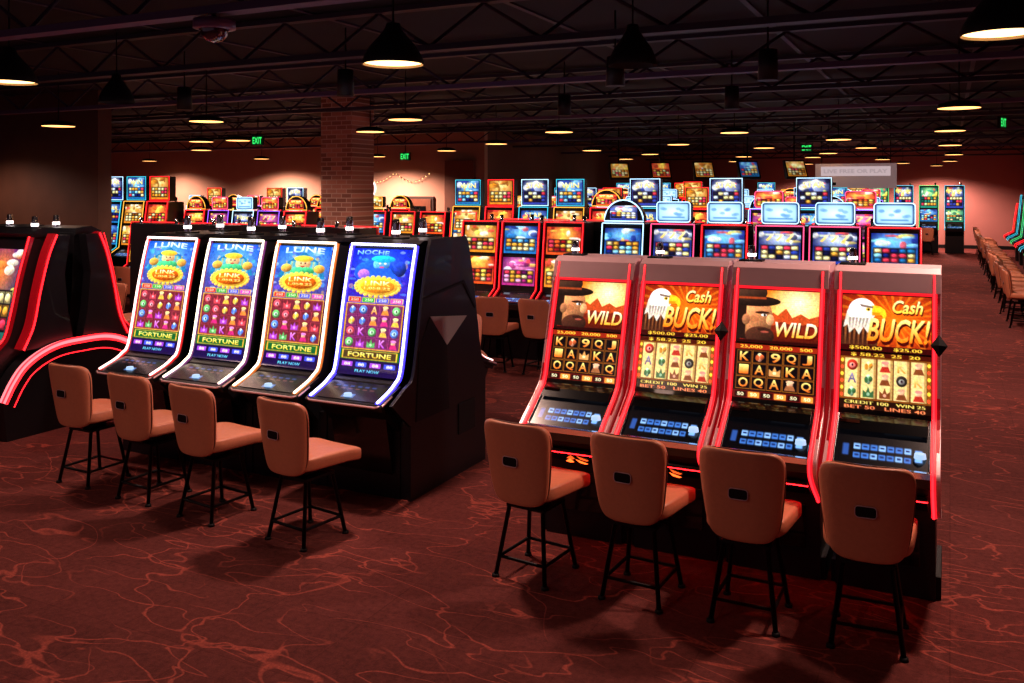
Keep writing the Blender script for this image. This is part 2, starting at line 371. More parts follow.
def obj(name, me, loc=(0, 0, 0), rz=0.0, bevel=0):
    o = bpy.data.objects.new(name, me); scene.collection.objects.link(o)
    o.location = loc; o.rotation_euler = (0, 0, rz)
    if bevel:
        b = o.modifiers.new('bevel', 'BEVEL'); b.width = bevel; b.segments = 2; b.limit_method = 'ANGLE'; b.angle_limit = math.radians(40)
    return o
BTN = led('button_glow', (.7, .85, 1), 1.0)

# ------------------------------------------------------------ right hero machines (dual screen, red LED edges)
def machine_R(kind, badge):
    b = MB(); W = .318
    b.prism([(.02, 0), (.02, .55), (-.28, .73), (-.36, .79), (-.37, .86), (-.02, 1.10), (.27, 1.96), (.62, 1.96), (.62, 0)], -W+.03, W-.03, BLACK)
    b.box(-W, W, .05, .60, 0, .14, DARK)
    f0, f1 = np.array((-.02, 1.10)), np.array((.27, 1.96)); d = f1-f0; L = np.linalg.norm(d); dn = d/L; nn = np.array((-dn[1], dn[0]))
    def fp(s, o=0.0): s = s*L; p = f0+d/L*s+nn*o; return (p[0], p[1])
    up, lo = (scr_A_up(), scr_A_lo()) if kind == 'A' else (scr_B_up(), scr_B_lo())
    b.screen(up, -.262, .262, [fp(.835, .014), fp(.438, .014)], SCR)
    b.screen(lo, -.262, .262, [fp(.425, .014), fp(.035, .014)], SCR)
    b.prism([fp(.426, .0), fp(.426, .022), fp(.437, .022), fp(.437, 0)], -.275, .275, GLOSS)
    b.prism([fp(.860, .0), fp(.860, .03), fp(1.0, .03), (.30, 2.0), (.62, 2.0), (.62, 1.95)], -W+.002, W-.002, SILVER)
    b.prism([fp(.845, .0), fp(.845, .030), fp(.860, .030), fp(.860, 0)], -.28, .28, REDS_E)
    path = smooth_path([(.0, .52), (-.20, .645), (-.33, .735), (-.40, .80), (-.405, .86), (-.34, .915), (-.10, 1.07), fp(.05, .02), fp(.2, .02), fp(.6, .02), fp(.99, .02)], 50)
    for sx in (-1, 1):
        a, c = sorted((sx*W, sx*(W-.024))); b.ribbon(path, a, c, -.05, SILVER)
        a, c = sorted((sx*(W-.023), sx*(W-.052))); b.ribbon(offs(path, -.012), a, c, .02, REDS_E)
        b.tube([(sx*(W-.040), y, z) for y, z in offs(path, .008)], .007, RED_E, 6)
        b.prism([(.62, .5), (.05, .5)]+[p for p in path[::3]]+[(.62, 1.97)], *sorted((sx*(W-.004), sx*(W-.03))), REDBODY_GLOW)  # side plates red and faintly glowing in place of LED spill on the cabinet
    b.screen(scr_deck(0), -.255, .255, [(-.035, 1.097), (-.36, .882)], SCR)
    b.prism([(-.37, .84), (-.392, .85), (-.385, .885), (-.36, .888)], -.27, .27, CHROME)
    for sx in (-1, 1): b.prism([(-.03, 1.07), (-.04, 1.108), (-.37, .892), (-.36, .86)], *sorted((sx*.257, sx*.266)), CHROME)
    b.prism([(-.10, 1.06), (-.165, 1.035), (-.10, 1.085), (-.04, 1.11), (-.04, 1.08)], -.25, .25, GLOSS)
    b.box(-.24, -.13, -.12, -.05, 1.02, 1.09, GLOSS)
    b.lathe([(.0, .03), (.03, .028), (.034, 0)], (.21, -.28, .94), BTN, 16)
    b.prism([(-.06, .585), (-.28, .715), (-.29, .70), (-.07, .57)], -.25, .25, GLOSS)
    AR = led('arrow_orange', (1, .35, .12), 4)
    for sx in (-1, 1):
        b.add([(sx*.02, -.10, .575), (sx*.02, -.18, .622), (sx*.085, -.10, .575), (sx*.06, -.075, .56)], [(0, 1, 2, 3)], AR)
    b.tube([(-.25, -.255, .682), (.25, -.255, .682)], .006, RED_U, 6)
    b.box(-.2, .2, .0, .03, .2, .48, GLOSS)
    b.lathe([(.0, .10), (.022, .10), (.026, .06), (.026, .0)], (-.22, .42, 2.01), CHROME, 16); b.lathe([(.030, .045), (.030, .025)], (-.22, .42, 2.01), WHITE_E, 16)
    b.box(-.30, -.14, .36, .48, 1.995, 2.012, DARK)
    if badge:
        p = fp(.50, .045); q = fp(.58, .045); r = fp(.42, .045); k = fp(.50, .065)
        cx = W-.012
        b.add([(cx-.05, p[0], p[1]), (cx, q[0], q[1]), (cx+.05, p[0], p[1]), (cx, r[0], r[1]), (cx, k[0], k[1])],
              [(0, 1, 4), (1, 2, 4), (2, 3, 4), (3, 0, 4), (0, 3, 2, 1)], DARK)
    return b.mesh('slot_machine_mesh')
mr = {('A', 0): machine_R('A', 0), ('B', 1): machine_R('B', 1)}
RY = 6.02
for x, k in zip((-2.37, -1.70, -1.034, -.366), (('A', 0), ('B', 1), ('A', 0), ('B', 1))):
    obj('slot_machine', mr[k], (x, RY, 0), 0, .004)

# ------------------------------------------------------------ left hero machines (tall curved screen, neon edge)
FACE_L = smooth_path([(-.03, .935), (.02, .97), (.055, 1.05), (.10, 1.25), (.16, 1.55), (.225, 1.82), (.285, 2.03)], 36)
def machine_L(v, neon, glow):
    b = MB(); W = .345
    b.prism([(.02, 0), (.02, .55), (-.18, .74), (-.22, .80), (-.05, .90)]+FACE_L+[(.34, 2.06), (.67, 2.06), (.67, 0)], -W+.02, W-.02, BLACK)
    b.box(-.40, .40, .03, .66, 0, .62, BLACK)
    b.screen(scr_left(v), -.295, .295, list(reversed(offs(FACE_L[5:-1], .016))), SCR)
    path = smooth_path([(-.29, .825), (-.12, .885), (-.03, .935), (.02, .97), (.055, 1.05), (.10, 1.25), (.16, 1.55), (.225, 1.82), (.285, 2.03)], 44)
    po = offs(path, .022)
    for sx in (-1, 1):
        a, c = sorted((sx*W, sx*(W-.045))); b.ribbon(path, a, c, .016, glow)
        b.ribbon(offs(path, -.06), *sorted((sx*W, sx*(W-.02))), .06, BLACK)
    loop = [(-W+.022, y, z) for y, z in po]+[(W-.022, y, z) for y, z in reversed(po)]
    b.tube(loop, .0105, neon, 8)
    b.prism([(-.30, .79), (-.315, .815), (-.30, .83), (-.03, .925), (0, .90)], -W-.02, W+.02, BLACK)
    b.screen(scr_deck(1), -.29, .29, [(-.05, .925), (-.285, .842)], SCR)
    b.tube([(-W-.015, -.15, .868), (-W-.02, -.29, .822), (-W+.03, -.322, .812), (W-.03, -.322, .812), (W+.02, -.29, .822), (W+.015, -.15, .868)], .009, SILVER, 8)
    b.lathe([(0, .025), (.03, .023), (.034, 0)], (.0, -.235, .858), BTN, 18)
    b.prism([(-.10, .67), (.0, .60), (.01, .2), (-.005, .2)], -.27, .27, GLOSS)
    b.prism([(.29, 2.045), (.36, 2.075), (.67, 2.075), (.67, 2.03)], -W, W, BLACK)
    b.box(-.10, .10, .40, .52, 2.07, 2.09, DARK)
    b.lathe([(0, .16), (.03, .155), (.034, .1), (.034, 0)], (.0, .46, 2.09), CHROME, 16); b.lathe([(.037, .06), (.037, .03)], (0, .46, 2.09), WHITE_E, 16)
    return b.mesh('slot_machine_curved_mesh')
specs = [(0, led('neon_pinkwhite', (1, .80, .78), 4, True), led('glow_red', (.9, .12, .12), .9)),
         (0, led('neon_warmwhite', (1, .93, .80), 4, True), led('glow_purple', (.5, .2, .5), .7)),
         (0, led('neon_amber', (1, .88, .75), 4, True), led('glow_amber', (.9, .45, .15), .8)),
         (1, led('neon_bluewhite', (.74, .74, 1), 6, True), led('glow_blue', (.25, .2, 1), 2.2))]
LY = 6.12
ml = [machine_L(*s) for s in specs]
for i in range(4):
    obj('slot_machine', ml[i], (-6.76+i*.813, LY, 0), 0, .004)
    obj('slot_machine', ml[(i+1) % 4], (-6.76+i*.813, LY+1.36, 0), math.pi, .004)
b = MB(); prof = [(6.13, 0), (6.13, .6), (5.93, .76), (5.86, .82), (6.05, .92)]+[(LY+y+.02, z) for y, z in FACE_L[3:]]+[(6.45, 2.09), (7.05, 2.09)]
prof += [(2*6.76-(LY+y+.02), z) for y, z in reversed(FACE_L[3:])]+[(7.42, .8), (7.42, 0)]
X0 = -3.915
b.prism(prof, X0, X0+.03, BLACK)
X1 = X0+.03
b.prism([(6.42, 1.45), (7.05, 1.38), (6.70, 1.17)], X1, X1+.008, GREYP)
b.prism([(6.42, 1.45), (6.70, 1.17), (6.74, .62), (6.2, .62), (6.25, 1.2)], X1, X1+.006, DARK)
b.box(X1, X1+.01, 6.9, 7.2, .35, .62, DARK)
b.prism([(6.3, 1.62), (7.0, 1.70), (7.22, 1.45), (7.2, 1.43), (6.98, 1.67), (6.3, 1.60)], X1, X1+.008, DARK)
obj('slot_bank_end_panel', b.mesh('end_panel'), bevel=.004)

# ------------------------------------------------------------ far-left red curved machines
FACE_C = smooth_path([(-.05, .90), (.03, 1.0), (.10, 1.25), (.18, 1.6), (.30, 1.98)], 28)
def machine_C():
    b = MB(); W = .37
    b.prism([(.0, 0), (-.10, .45), (-.36, .60), (-.38, .72), (-.10, .86)]+FACE_C+[(.36, 2.05), (.62, 2.03), (.64, 1.5), (.68, .95), (.70, 0)], -W+.03, W-.03, BLACK)
    b.screen(scr_rand(80, 130, [(.30, .08, .35), (.1, .35, .3), (.95, .5, .2)], 0), -.30, .30, list(reversed(offs(FACE_C[4:-2], .02))), SCR)
    p = smooth_path([(-.2, .78), (-.05, .90), (.03, 1.0), (.10, 1.25), (.18, 1.6), (.30, 2.0)], 30)
    for sx in (-1, 1):
        x = sx*W
        b.ribbon(p, *sorted((x, x-sx*.05)), .05, REDBODY_GLOW)
        b.ribbon(offs(p, -.12), *sorted((x, x-sx*.03)), .13, BLACK)
        b.tube([(x-sx*.01, y, z) for y, z in offs(p, .055)], .009, RED_E, 6)
    b.prism([(-.38, .60), (-.43, .63), (-.42, .70), (-.36, .76), (-.1, .88), (-.1, .84)], -W, W, REDBODY_GLOW)
    b.screen(scr_deck(1), -.27, .27, [(-.12, .885), (-.36, .77)], SCR)
    b.prism([(.30, 2.0), (.26, 2.04), (.40, 2.10), (.60, 2.08), (.62, 2.0)], -W+.02, W-.02, BLACK)
    b.lathe([(0, .14), (.03, .135), (.034, 0)], (.1, .5, 2.08), CHROME, 14); b.lathe([(.037, .06), (.037, .03)], (.1, .5, 2.08), WHITE_E, 14)
    return b.mesh('slot_machine_red_mesh')
mc = machine_C()
for i in range(3):
    obj('slot_machine', mc, (-8.98-i*.80, 5.98, 0), 0, .004)
    obj('slot_machine', mc, (-8.98-i*.80, 5.98+1.41, 0), math.pi, .004)
b = MB(); cy = 6.70
half = [(-1.15, .40), (-1.02, .58), (-.86, .73), (-.62, .84), (-.34, .90), (0, .91)]
arc = smooth_path(half+[(-a, c) for a, c in reversed(half[:-1])][:-1]+[(1.12, .42)], 60)
arc = [(cy+y*.80, z) for y, z in arc]
x1, x0 = -8.40, -8.60
b.prism([(arc[0][0]+.05, 0)]+arc+[(arc[-1][0]-.03, 0)], x0, x1, BLACK)
b.ribbon(offs(arc, -.03), x1-.05, x1+.008, .035, PINKW_E)
b.tube([(x1+.012, y, z) for y, z in offs(arc, .012)], .009, RED_E, 6); b.tube([(x1+.012, y, z) for y, z in offs(arc, -.045)], .008, RED_E, 6)
b.tube([(x1+.004, y, z) for y, z in offs(arc, -.14)], .006, RED_E, 6)
for sgn in (-1, 1):
    sp = smooth_path([(.66, .86), (.54, 1.1), (.46, 1.45), (.36, 1.8), (.26, 2.02)], 24); sp = [(cy+sgn*y*.95, z) for y, z in sp]
    inner = [(cy+sgn*.10, 2.02), (cy+sgn*.16, 1.6), (cy+sgn*.12, 1.2), (cy+sgn*.05, .86)]
    b.prism(sp+inner, x0+.0, x0+.12, BLACK)
    b.ribbon(sp, x0+.02, x0+.13, -.05*sgn, REDBODY_GLOW)
    b.tube([(x0+.135, y, z) for y, z in offs(sp, -.02*sgn)], .010, RED_E, 6)
obj('slot_bank_end_cap', b.mesh('bank_cap'), bevel=.004)

# ------------------------------------------------------------ generic upright machines
PALS = [[(.06, .10, .40), (.1, .4, .65), (.5, .8, 1)], [(.55, .05, .08), (.85, .30, .1), (1, .8, .3)], [(.30, .05, .28), (.65, .15, .45), (1, .6, .8)],
        [(.03, .28, .25), (.1, .5, .4), (.8, 1, .6)], [(.5, .26, .05), (.85, .5, .12), (1, .92, .6)], [(.04, .05, .18), (.15, .22, .6), (.85, .9, 1)]]
def upright(pal, edge, topper, tall=0.0, pal2=None):
    b = MB(); W = .315; pal2 = pal2 or pal
    b.prism([(.04, 0), (.02, .6), (-.25, .76), (-.27, .84), (.0, 1.0), (.06, 1.45), (.14, 2.02+tall), (.55, 2.02+tall), (.58, 0)], -W+.02, W-.02, BLACK)
    b.screen(scr_rand(44, 32, pal), -.265, .265, [(.112, 1.96+tall), (.055, 1.56)], SCR)
    b.screen(scr_rand(44, 32, pal2), -.265, .265, [(.042, 1.50), (-.012, 1.09)], SCR)
    b.screen(scr_deck(0), -.25, .25, [(-.02, 1.0), (-.26, .862)], SCR)
    p = [(-.29, .80), (-.28, .86), (-.01, 1.02), (.045, 1.46), (.125, 2.02+tall)]
    for sx in (-1, 1):
        b.ribbon(p, *sorted((sx*W, sx*(W-.03))), .03, REDBODY_GLOW if edge is RED_B else BLACK)
        b.tube([(sx*(W-.012), y, z) for y, z in offs(p, .035)], .008, edge, 6)
    b.tube([(-W+.012, .10, 2.03+tall), (W-.012, .10, 2.03+tall)], .008, edge, 6)
    if topper:
        kind, tm, tp = topper; z0 = 2.06+tall
        if kind == 'rect':
            R = .04; w = .235; h = .275; pts = []
            for cx, cz, a0 in ((w-R, h-R, 0), (-w+R, h-R, 90), (-w+R, R, 180), (w-R, R, 270)):
                for k in range(5): t = math.radians(a0+k*22.5); pts.append((cx+R*math.cos(t), z0+cz+R*math.sin(t)))
            b.prism_xz(pts, .14, .30, BLACK); b.tube([(x, .135, z) for x, z in pts], .007, tm, 6, closed=True)
            if tp is None:
                cv = Cv(36, 22, (.10, .22, .42)); cv.rect(.05, .08, .95, .92, (.50, .70, .84)); cv.rad(.5, .5, .65, .65, (.82, .93, .97))
                for i in range(8): cv.ell(.15+.7*random.random(), .3+.4*random.random(), .08, .08, (.35, .55, .75), .6)
                cv.rect(.15, .74, .85, .82, (.3, .5, .7))
            else: cv = scr_rand(30, 18, tp)
            b.screen(cv, -.22, .22, [(.132, z0+.262), (.132, z0+.012)], SCRB if tp is not None else SCR)
        elif kind == 'arch':
            pts = [(.29*math.cos(t), z0+.30*math.sin(t)) for t in np.linspace(0, math.pi, 15)]
            b.prism_xz(pts, .14, .30, BLACK); b.tube([(x, .135, z) for x, z in pts], .009, tm, 6, closed=True)
            b.screen(scr_rand(30, 20, tp), -.20, .20, [(.132, z0+.22), (.132, z0+.02)], SCRB)
        elif kind == 'tall':
            b.box(-.28, .28, .16, .34, z0-.03, z0+.50, BLACK); b.screen(scr_rand(36, 34, tp), -.25, .25, [(.155, z0+.48), (.155, z0+.02)], SCR)
            b.tube([(-.28, .155, z0), (-.28, .155, z0+.50), (.28, .155, z0+.50), (.28, .155, z0)], .009, tm, 6, closed=True)
    b.lathe([(0, .10), (.03, .1), (.03, 0)], (.2, .42, 2.02+tall), CHROME, 10)
    return b.mesh('upright_slot_mesh')
BLUEW = led('neon_ice', (.70, .88, 1), 2.4); CY = led('neon_cyan', (.2, .7, .8), 2); PK = led('neon_pink', (1, .3, .5), 2); GR = led('neon_green', (.3, .9, .5), 1.6); AM = led('neon_gold', (1, .7, .25), 1.8); VI = led('neon_violet', (.6, .35, 1), 2)
U_ice = [upright(PALS[5], PK, ('rect', BLUEW, None), 0, PALS[5]), upright(PALS[0], RED_B, ('rect', BLUEW, None), 0)]
U_red = [upright(PALS[1], RED_B, None, 0, PALS[4]), upright(PALS[0], RED_B, None, .0, PALS[2]), upright(PALS[4], RED_B, None, .0, PALS[1])]
U_mix = [upright(PALS[0], CY, ('tall', BLUEW, PALS[5])), upright(PALS[1], RED_B, ('arch', AM, PALS[1])), upright(PALS[2], VI, ('rect', PK, PALS[1])),
         upright(PALS[4], AM, ('tall', CY, PALS[0])), upright(PALS[4], AM, ('rect', AM, PALS[4])), upright(PALS[5], BLUEW, ('rect', BLUEW, None)),
         upright(PALS[1], RED_B, ('tall', RED_B, PALS[4])), upright(PALS[0], BLUEW, ('arch', BLUEW, PALS[5]))]
U_green = upright(PALS[3], GR, None, .3, PALS[0]); U_blue = upright(PALS[5], CY, None, .3, PALS[3])
def put(me, x, y, rz=0, s=1.0):
    o = obj('slot_machine', me, (x, y, 0), rz); o.scale = (s, s, s); return o
for x, k in zip((-6.42, -5.74, -5.05), (2, 1, 0)): put(U_red[k], x, 12.0)
put(U_mix[7], -4.15, 12.0)
for x, k in zip((-3.43, -2.72, -2.0, -1.32, -.62), (0, 1, 0, 0, 1)): put(U_ice[k], x, 12.0)
for x in np.arange(-6.4, -.3, .71): put(random.choice(U_red), x, 13.25, math.pi)
for row, (yy, xa, xb) in enumerate([(16.6, -9.2, -1.0), (21.5, -11.0, -1.2), (25.0, -11.3, -1.6), (29.0, -11.5, -1.8), (33.5, -11.5, -2.6)]):
    x = xa; j = 0
    while x < xb:
        if j % 7 != 6:
            me = random.choice(U_mix if row != 1 else U_mix+U_ice)
            if row == 0 and x < -6.6: me = (U_mix[3], U_mix[6], U_mix[0])[j % 3]
            put(me, x, yy, 0, 1.06 if row == 0 else (1.0, 1.0, 1.0, 1.08, 1.08)[row])
            if j % 2 == 0 and row < 2: put(random.choice(U_red), x, yy+1.25, math.pi)
        x += .78; j += 1
for j in range(5): put(U_mix[(1, 2, 5, 2, 1)[j]], -15.9+j*.74, 15.6)
for j in range(3): put(U_mix[(0, 3, 6)[j]], -18.2+j*.76, 15.2, 0, 1.1)
for j in range(4): put(U_mix[(1, 6, 4, 1)[j]], -14.6+j*.76, 18.8)
for j in range(7): put(U_mix[(5, 6, 1, 2, 6, 0, 1)[j]], -21.0+j*.78, 20.6)
for j in range(4): put(U_red[j % 3], -15.4+j*.76, 13.6, 0, .9)
for j in range(5): put(U_red[j % 3], -12.3+j*.76, 16.6)
for j in range(6): put(U_red[j % 3], -11.6+j*.78, 10.9, math.pi, .97)
for j in range(3): put(U_red[j % 3], -14.9+j*.8, 9.9, math.pi, .9)
for j in range(4): put((U_green, U_blue)[j % 2], -2.6+j*.92, 39.5, 0, 1.15)
for j in range(3): put(U_mix[(2, 7, 5)[j]], -6.0+j*.92, 39.5, 0, 1.1)
for j in range(9): put((U_green, U_blue, U_red[0])[j % 3], 2.05, 20.5+j*2.0, math.pi/2*3, 1.0)

# ------------------------------------------------------------ chairs
def chair_mesh():
    b = MB()
    def ds(p): x, y, z = p; return (x*(1+.06*(y/.22)), y, z - .02*(y/.22)**2*(1 if y > 0 else 0) + .012*(x/.22)**2)
    b.sq((0, .085, .575), .245, .285, .055, .35, .36, LEATHER, ds)
    def db(p):
        x, y, z = p; t = (z+.265)/.53
        x2 = x*(.76+.32*t-.09*t*t); return (x2, y + 1.25*x2*x2 - .17*(z+.265), z)
    ZC = .775
    b.sq((0, -.205, ZC), .256, .038, .268, .34, .46, LEATHER, db, 40, 26)
    seam = []
    for k in range(48):
        u = 2*math.pi*k/48; cx = math.copysign(abs(math.cos(u))**.42, math.cos(u)); cz = math.copysign(abs(math.sin(u))**.42, math.sin(u))
        p = db((cx*.258, 0, cz*.270)); seam.append((p[0], p[1]-.205, p[2]+ZC))
    b.tube(seam, .0045, mat('leather_piping', (.38, .20, .14), .5), 6, closed=True)
    R = .018; w = .054; h = .030; pts = []
    for cx, cz, a0 in ((w-R, h-R, 0), (-w+R, h-R, 90), (-w+R, -h+R, 180), (w-R, -h+R, 270)):
        for k in range(5): t = math.radians(a0+k*22.5); pts.append((cx+R*math.cos(t), .80+cz+R*math.sin(t)))
    b.prism_xz(pts, -.296, -.275, LEG); b.tube([(x, -.297, z) for x, z in pts], .0028, SILVER, 6, closed=True)
    b.box(-.17, .17, -.14, .22, .515, .535, LEG); b.box(-.06, .06, -.05, .09, .46, .52, LEG); b.box(-.14, .14, -.12, .16, .448, .466, LEG)
    b.tube([(-.10, -.14, .53), (-.10, -.215, .56)], .014, LEG); b.tube([(.10, -.14, .53), (.10, -.215, .56)], .014, LEG)
    def lp(sx, sy, z): t = (.455-z)/.455; return (sx*(.125+.060*t), .02+sy*(.125+.075*t), z)
    for sx in (-1, 1):
        for sy in (-1, 1):
            b.tube([lp(sx, sy, .455), lp(sx, sy, .012)], .0145, LEG, 10)
            q = lp(sx, sy, 0); b.lathe([(0, .02), (.022, .018), (.025, .0), (0, 0)], q, DARK, 12)
    for zz in (.13,):
        c = [lp(-1, -1, zz), lp(1, -1, zz), lp(1, 1, zz), lp(-1, 1, zz)]
        for i in range(4): b.tube([c[i], c[(i+1) % 4]], .011, LEG, 8)
    return b.mesh('casino_chair_mesh')
CH = chair_mesh()
def chair(x, y, rz=0.0): return obj('casino_chair', CH, (x, y, 0), math.radians(rz))
for x, y, r in zip((-2.44, -1.72, -1.06, -.41), (5.35, 5.36, 5.37, 5.38), (-7, -4, -1, 2)): chair(x, y, r)
for x, y, r in zip((-6.66, -5.87, -5.10, -4.18), (5.40, 5.33, 5.24, 5.18), (-2, -4, -7, -9)): chair(x, y, r)
for x in (-6.35, -5.70, -5.0): chair(x, 11.2, random.uniform(-10, 10))
chair(-5.05, 9.1, 215); chair(-5.9, 9.3, 175)
for x in (-14.9, -14.2, -13.5, -12.8): chair(x, 12.4, random.uniform(-12, 12))
for x in (-10.9, -10.0, -9.3): chair(x, 12.3, 180)
for x in (-12.4, -11.7, -11.0): chair(x, 9.7, 180)
for j in range(11): chair(1.15+random.uniform(-.05, .05), 18.8+j*2.0, -90+random.uniform(-12, 12))
for j in range(11): chair(1.15+random.uniform(-.05, .05), 19.7+j*2.0, -90+random.uniform(-12, 12))
for x in (-2.6, -1.7, -.8): chair(x, 38.5, 0)
for x in (-3.4, -2.0, -.7): chair(x, 15.7, 0)

# ------------------------------------------------------------ room shell
def boxobj(name, x0, x1, y0, y1, z0, z1, m):
    b = MB(); b.box(x0, x1, y0, y1, z0, z1, m); return obj(name, b.mesh(name))
carpet = mat('carpet', (.4, .15, .13), .95, spec=.1)
nt = carpet.node_tree; N = nt.nodes; Lk = nt.links; bs = N['Principled BSDF']
tc = N.new('ShaderNodeTexCoord')
def math_n(op, a, b_=None, c=None):
    n = N.new('ShaderNodeMath'); n.operation = op
    for i, v in enumerate((a, b_, c)):
        if v is None: continue
        if isinstance(v, (int, float)): n.inputs[i].default_value = v
        else: Lk.new(v, n.inputs[i])
    return n.outputs[0]
def noise_n(scale, detail, dist, off=(0, 0, 0), rough=.5, rot=0.0, sc=(1, 1, 1)):
    mp = N.new('ShaderNodeMapping'); mp.inputs['Location'].default_value = off; mp.inputs['Rotation'].default_value = (0, 0, rot); mp.inputs['Scale'].default_value = sc; Lk.new(tc.outputs['Object'], mp.inputs['Vector'])
    n = N.new('ShaderNodeTexNoise'); n.inputs['Scale'].default_value = scale; n.inputs['Detail'].default_value = detail
    n.inputs['Distortion'].default_value = dist; n.inputs['Roughness'].default_value = rough; Lk.new(mp.outputs[0], n.inputs['Vector']); return n.outputs['Fac']
def contour(scale, off, w, dist, lvl=.5, rot=0.0, sc=(1, 1, 1)):
    n = noise_n(scale, 2.5, dist, off, .45, rot, sc); d = math_n('ABSOLUTE', math_n('SUBTRACT', n, lvl))
    mr_ = N.new('ShaderNodeMapRange'); mr_.inputs['From Min'].default_value = w*.3; mr_.inputs['From Max'].default_value = w
    mr_.inputs['To Min'].default_value = 1; mr_.inputs['To Max'].default_value = 0; Lk.new(d, mr_.inputs['Value']); return mr_.outputs[0]
def maskn(scale, off, lo, hi):
    n = noise_n(scale, 1, 0, off); m_ = N.new('ShaderNodeMapRange'); m_.inputs['From Min'].default_value = lo; m_.inputs['From Max'].default_value = hi
    Lk.new(n, m_.inputs['Value']); return m_.outputs[0]
l1 = math_n('MULTIPLY', contour(1.0, (3, 1, 0), .0085, .3, .5, .6, (1, 2.2, 1)), maskn(1.0, (9, 4, 1), .43, .52))
l2 = math_n('MULTIPLY', contour(1.1, (13, 7, 2), .008, .4, .5, -.7, (1, 2.4, 1)), maskn(1.1, (2, 8, 5), .44, .54))
l3 = math_n('MULTIPLY', contour(.8, (23, 17, 4), .006, .8, .47, 1.5, (1, 1.6, 1)), maskn(.9, (6, 3, 8), .45, .55))
l4 = math_n('MULTIPLY', contour(1.3, (33, 2, 6), .009, .3, .53, .1, (1, 2.5, 1)), maskn(1.2, (1, 13, 8), .48, .58))
lines = math_n('MINIMUM', math_n('ADD', math_n('ADD', l1, l2), math_n('ADD', l3, l4)), 1)
lines = math_n('MULTIPLY', lines, math_n('ADD', math_n('MULTIPLY', noise_n(60, 2, 0), .65), -.03))
fine = noise_n(110, 3, 0); blot = noise_n(2.2, 3, .5, (5, 5, 5)); grain = noise_n(24, 3, 0, (2, 2, 2), .7)
bf = math_n('ADD', math_n('MULTIPLY', grain, .75), math_n('ADD', math_n('MULTIPLY', fine, .35), math_n('MULTIPLY', blot, .35)))
bf = math_n('SUBTRACT', bf, .22)
cr = N.new('ShaderNodeMix'); cr.data_type = 'RGBA'; cr.inputs[6].default_value = (*s2l((.14, .07, .07)), 1); cr.inputs[7].default_value = (*s2l((.52, .26, .24)), 1); Lk.new(bf, cr.inputs[0])
brick = N.new('ShaderNodeTexBrick'); brick.offset = 0; brick.inputs['Scale'].default_value = 1.0; brick.inputs['Brick Width'].default_value = .61; brick.inputs['Row Height'].default_value = .61
brick.inputs['Mortar Size'].default_value = .004; brick.inputs['Color1'].default_value = (1, 1, 1, 1); brick.inputs['Color2'].default_value = (.84, .82, .82, 1); brick.inputs['Mortar'].default_value = (.72, .7, .7, 1)
Lk.new(tc.outputs['Object'], brick.inputs['Vector'])
mu = N.new('ShaderNodeMix'); mu.data_type = 'RGBA'; mu.blend_type = 'MULTIPLY'; mu.inputs[0].default_value = 1; Lk.new(cr.outputs[2], mu.inputs[6]); Lk.new(brick.outputs['Color'], mu.inputs[7])
lm = N.new('ShaderNodeMix'); lm.data_type = 'RGBA'; Lk.new(lines, lm.inputs[0]); Lk.new(mu.outputs[2], lm.inputs[6]); lm.inputs[7].default_value = (*s2l((.88, .42, .35)), 1)
Lk.new(lm.outputs[2], bs.inputs['Base Color'])
bp = N.new('ShaderNodeBump'); bp.inputs['Strength'].default_value = .4; bp.inputs['Distance'].default_value = .01; Lk.new(fine, bp.inputs['Height']); Lk.new(bp.outputs[0], bs.inputs['Normal'])

YF = 43.0
boxobj('floor', -30, 3, -4, YF+.5, -.1, 0, carpet)
CEIL = noisy(mat('ceiling_paint', (.06, .045, .075), .9), 2, .3)
boxobj('ceiling', -30, 3, -4, YF+.5, 4.35, 4.45, CEIL)
WALLP = noisy(mat('wall_rose', (.70, .45, .42), .85), 1.5, .1)
WALLB = noisy(mat('wall_brown', (.42, .27, .21), .85), 1.5, .15)
WALLK = noisy(mat('wall_taupe', (.72, .55, .46), .85), 1.5, .1)
boxobj('wall_far', -14, 3, YF, YF+.2, 0, 4.35, WALLP)
boxobj('wall_right', 2.75, 2.95, -4, YF, 0, 4.35, mat('wall_red', (.50, .20, .18), .8))
boxobj('wall_back', -30, -12.6, 24, 24.2, 0, 4.35, WALLK)
boxobj('wall_side', -12.8, -12.6, 24.2, YF, 0, 4.35, WALLB)
boxobj('wall_left', -30, -29.8, -4, 24, 0, 4.35, WALLB)
boxobj('wall_partition', -20, -14.15, 11.6, 11.9, 0, 4.35, noisy(mat('wall_walnut', (.33, .21, .15), .6), 3, .3))
boxobj('baseboard_far', -12.6, 2.75, YF-.03, YF, 0, .15, DARK)
boxobj('baseboard_right', 2.72, 2.75, 0, YF-.03, 0, .15, DARK)
b = MB(); b.box(-15.35, -14.35, 23.93, 23.995, 0, 2.3, mat('door_frame', (.2, .12, .08), .5)); b.box(-15.27, -14.43, 23.90, 23.93, 0.01, 2.22, noisy(mat('door_wood', (.42, .22, .13), .5), 8, .3))
b.box(-14.55, -14.50, 23.86, 23.90, .95, 1.15, CHROME); b.box(-15.15, -14.6, 23.885, 23.90, 1.3, 2.0, GLOSS); obj('door_1', b.mesh('door_1'))
boxobj('wall_panel', -13.9, -12.9, 23.85, 24.0, 0, 3.4, noisy(mat('wood_panel', (.45, .26, .18), .6), 6, .2))
brk = mat('pillar_brick', (.5, .3, .25), .9); nt2 = brk.node_tree; bt = nt2.nodes.new('ShaderNodeTexBrick'); t2 = nt2.nodes.new('ShaderNodeTexCoord'); mp2 = nt2.nodes.new('ShaderNodeMapping')
mp2.inputs['Rotation'].default_value = (math.pi/2, 0, 0); nt2.links.new(t2.outputs['Object'], mp2.inputs[0]); nt2.links.new(mp2.outputs[0], bt.inputs['Vector'])
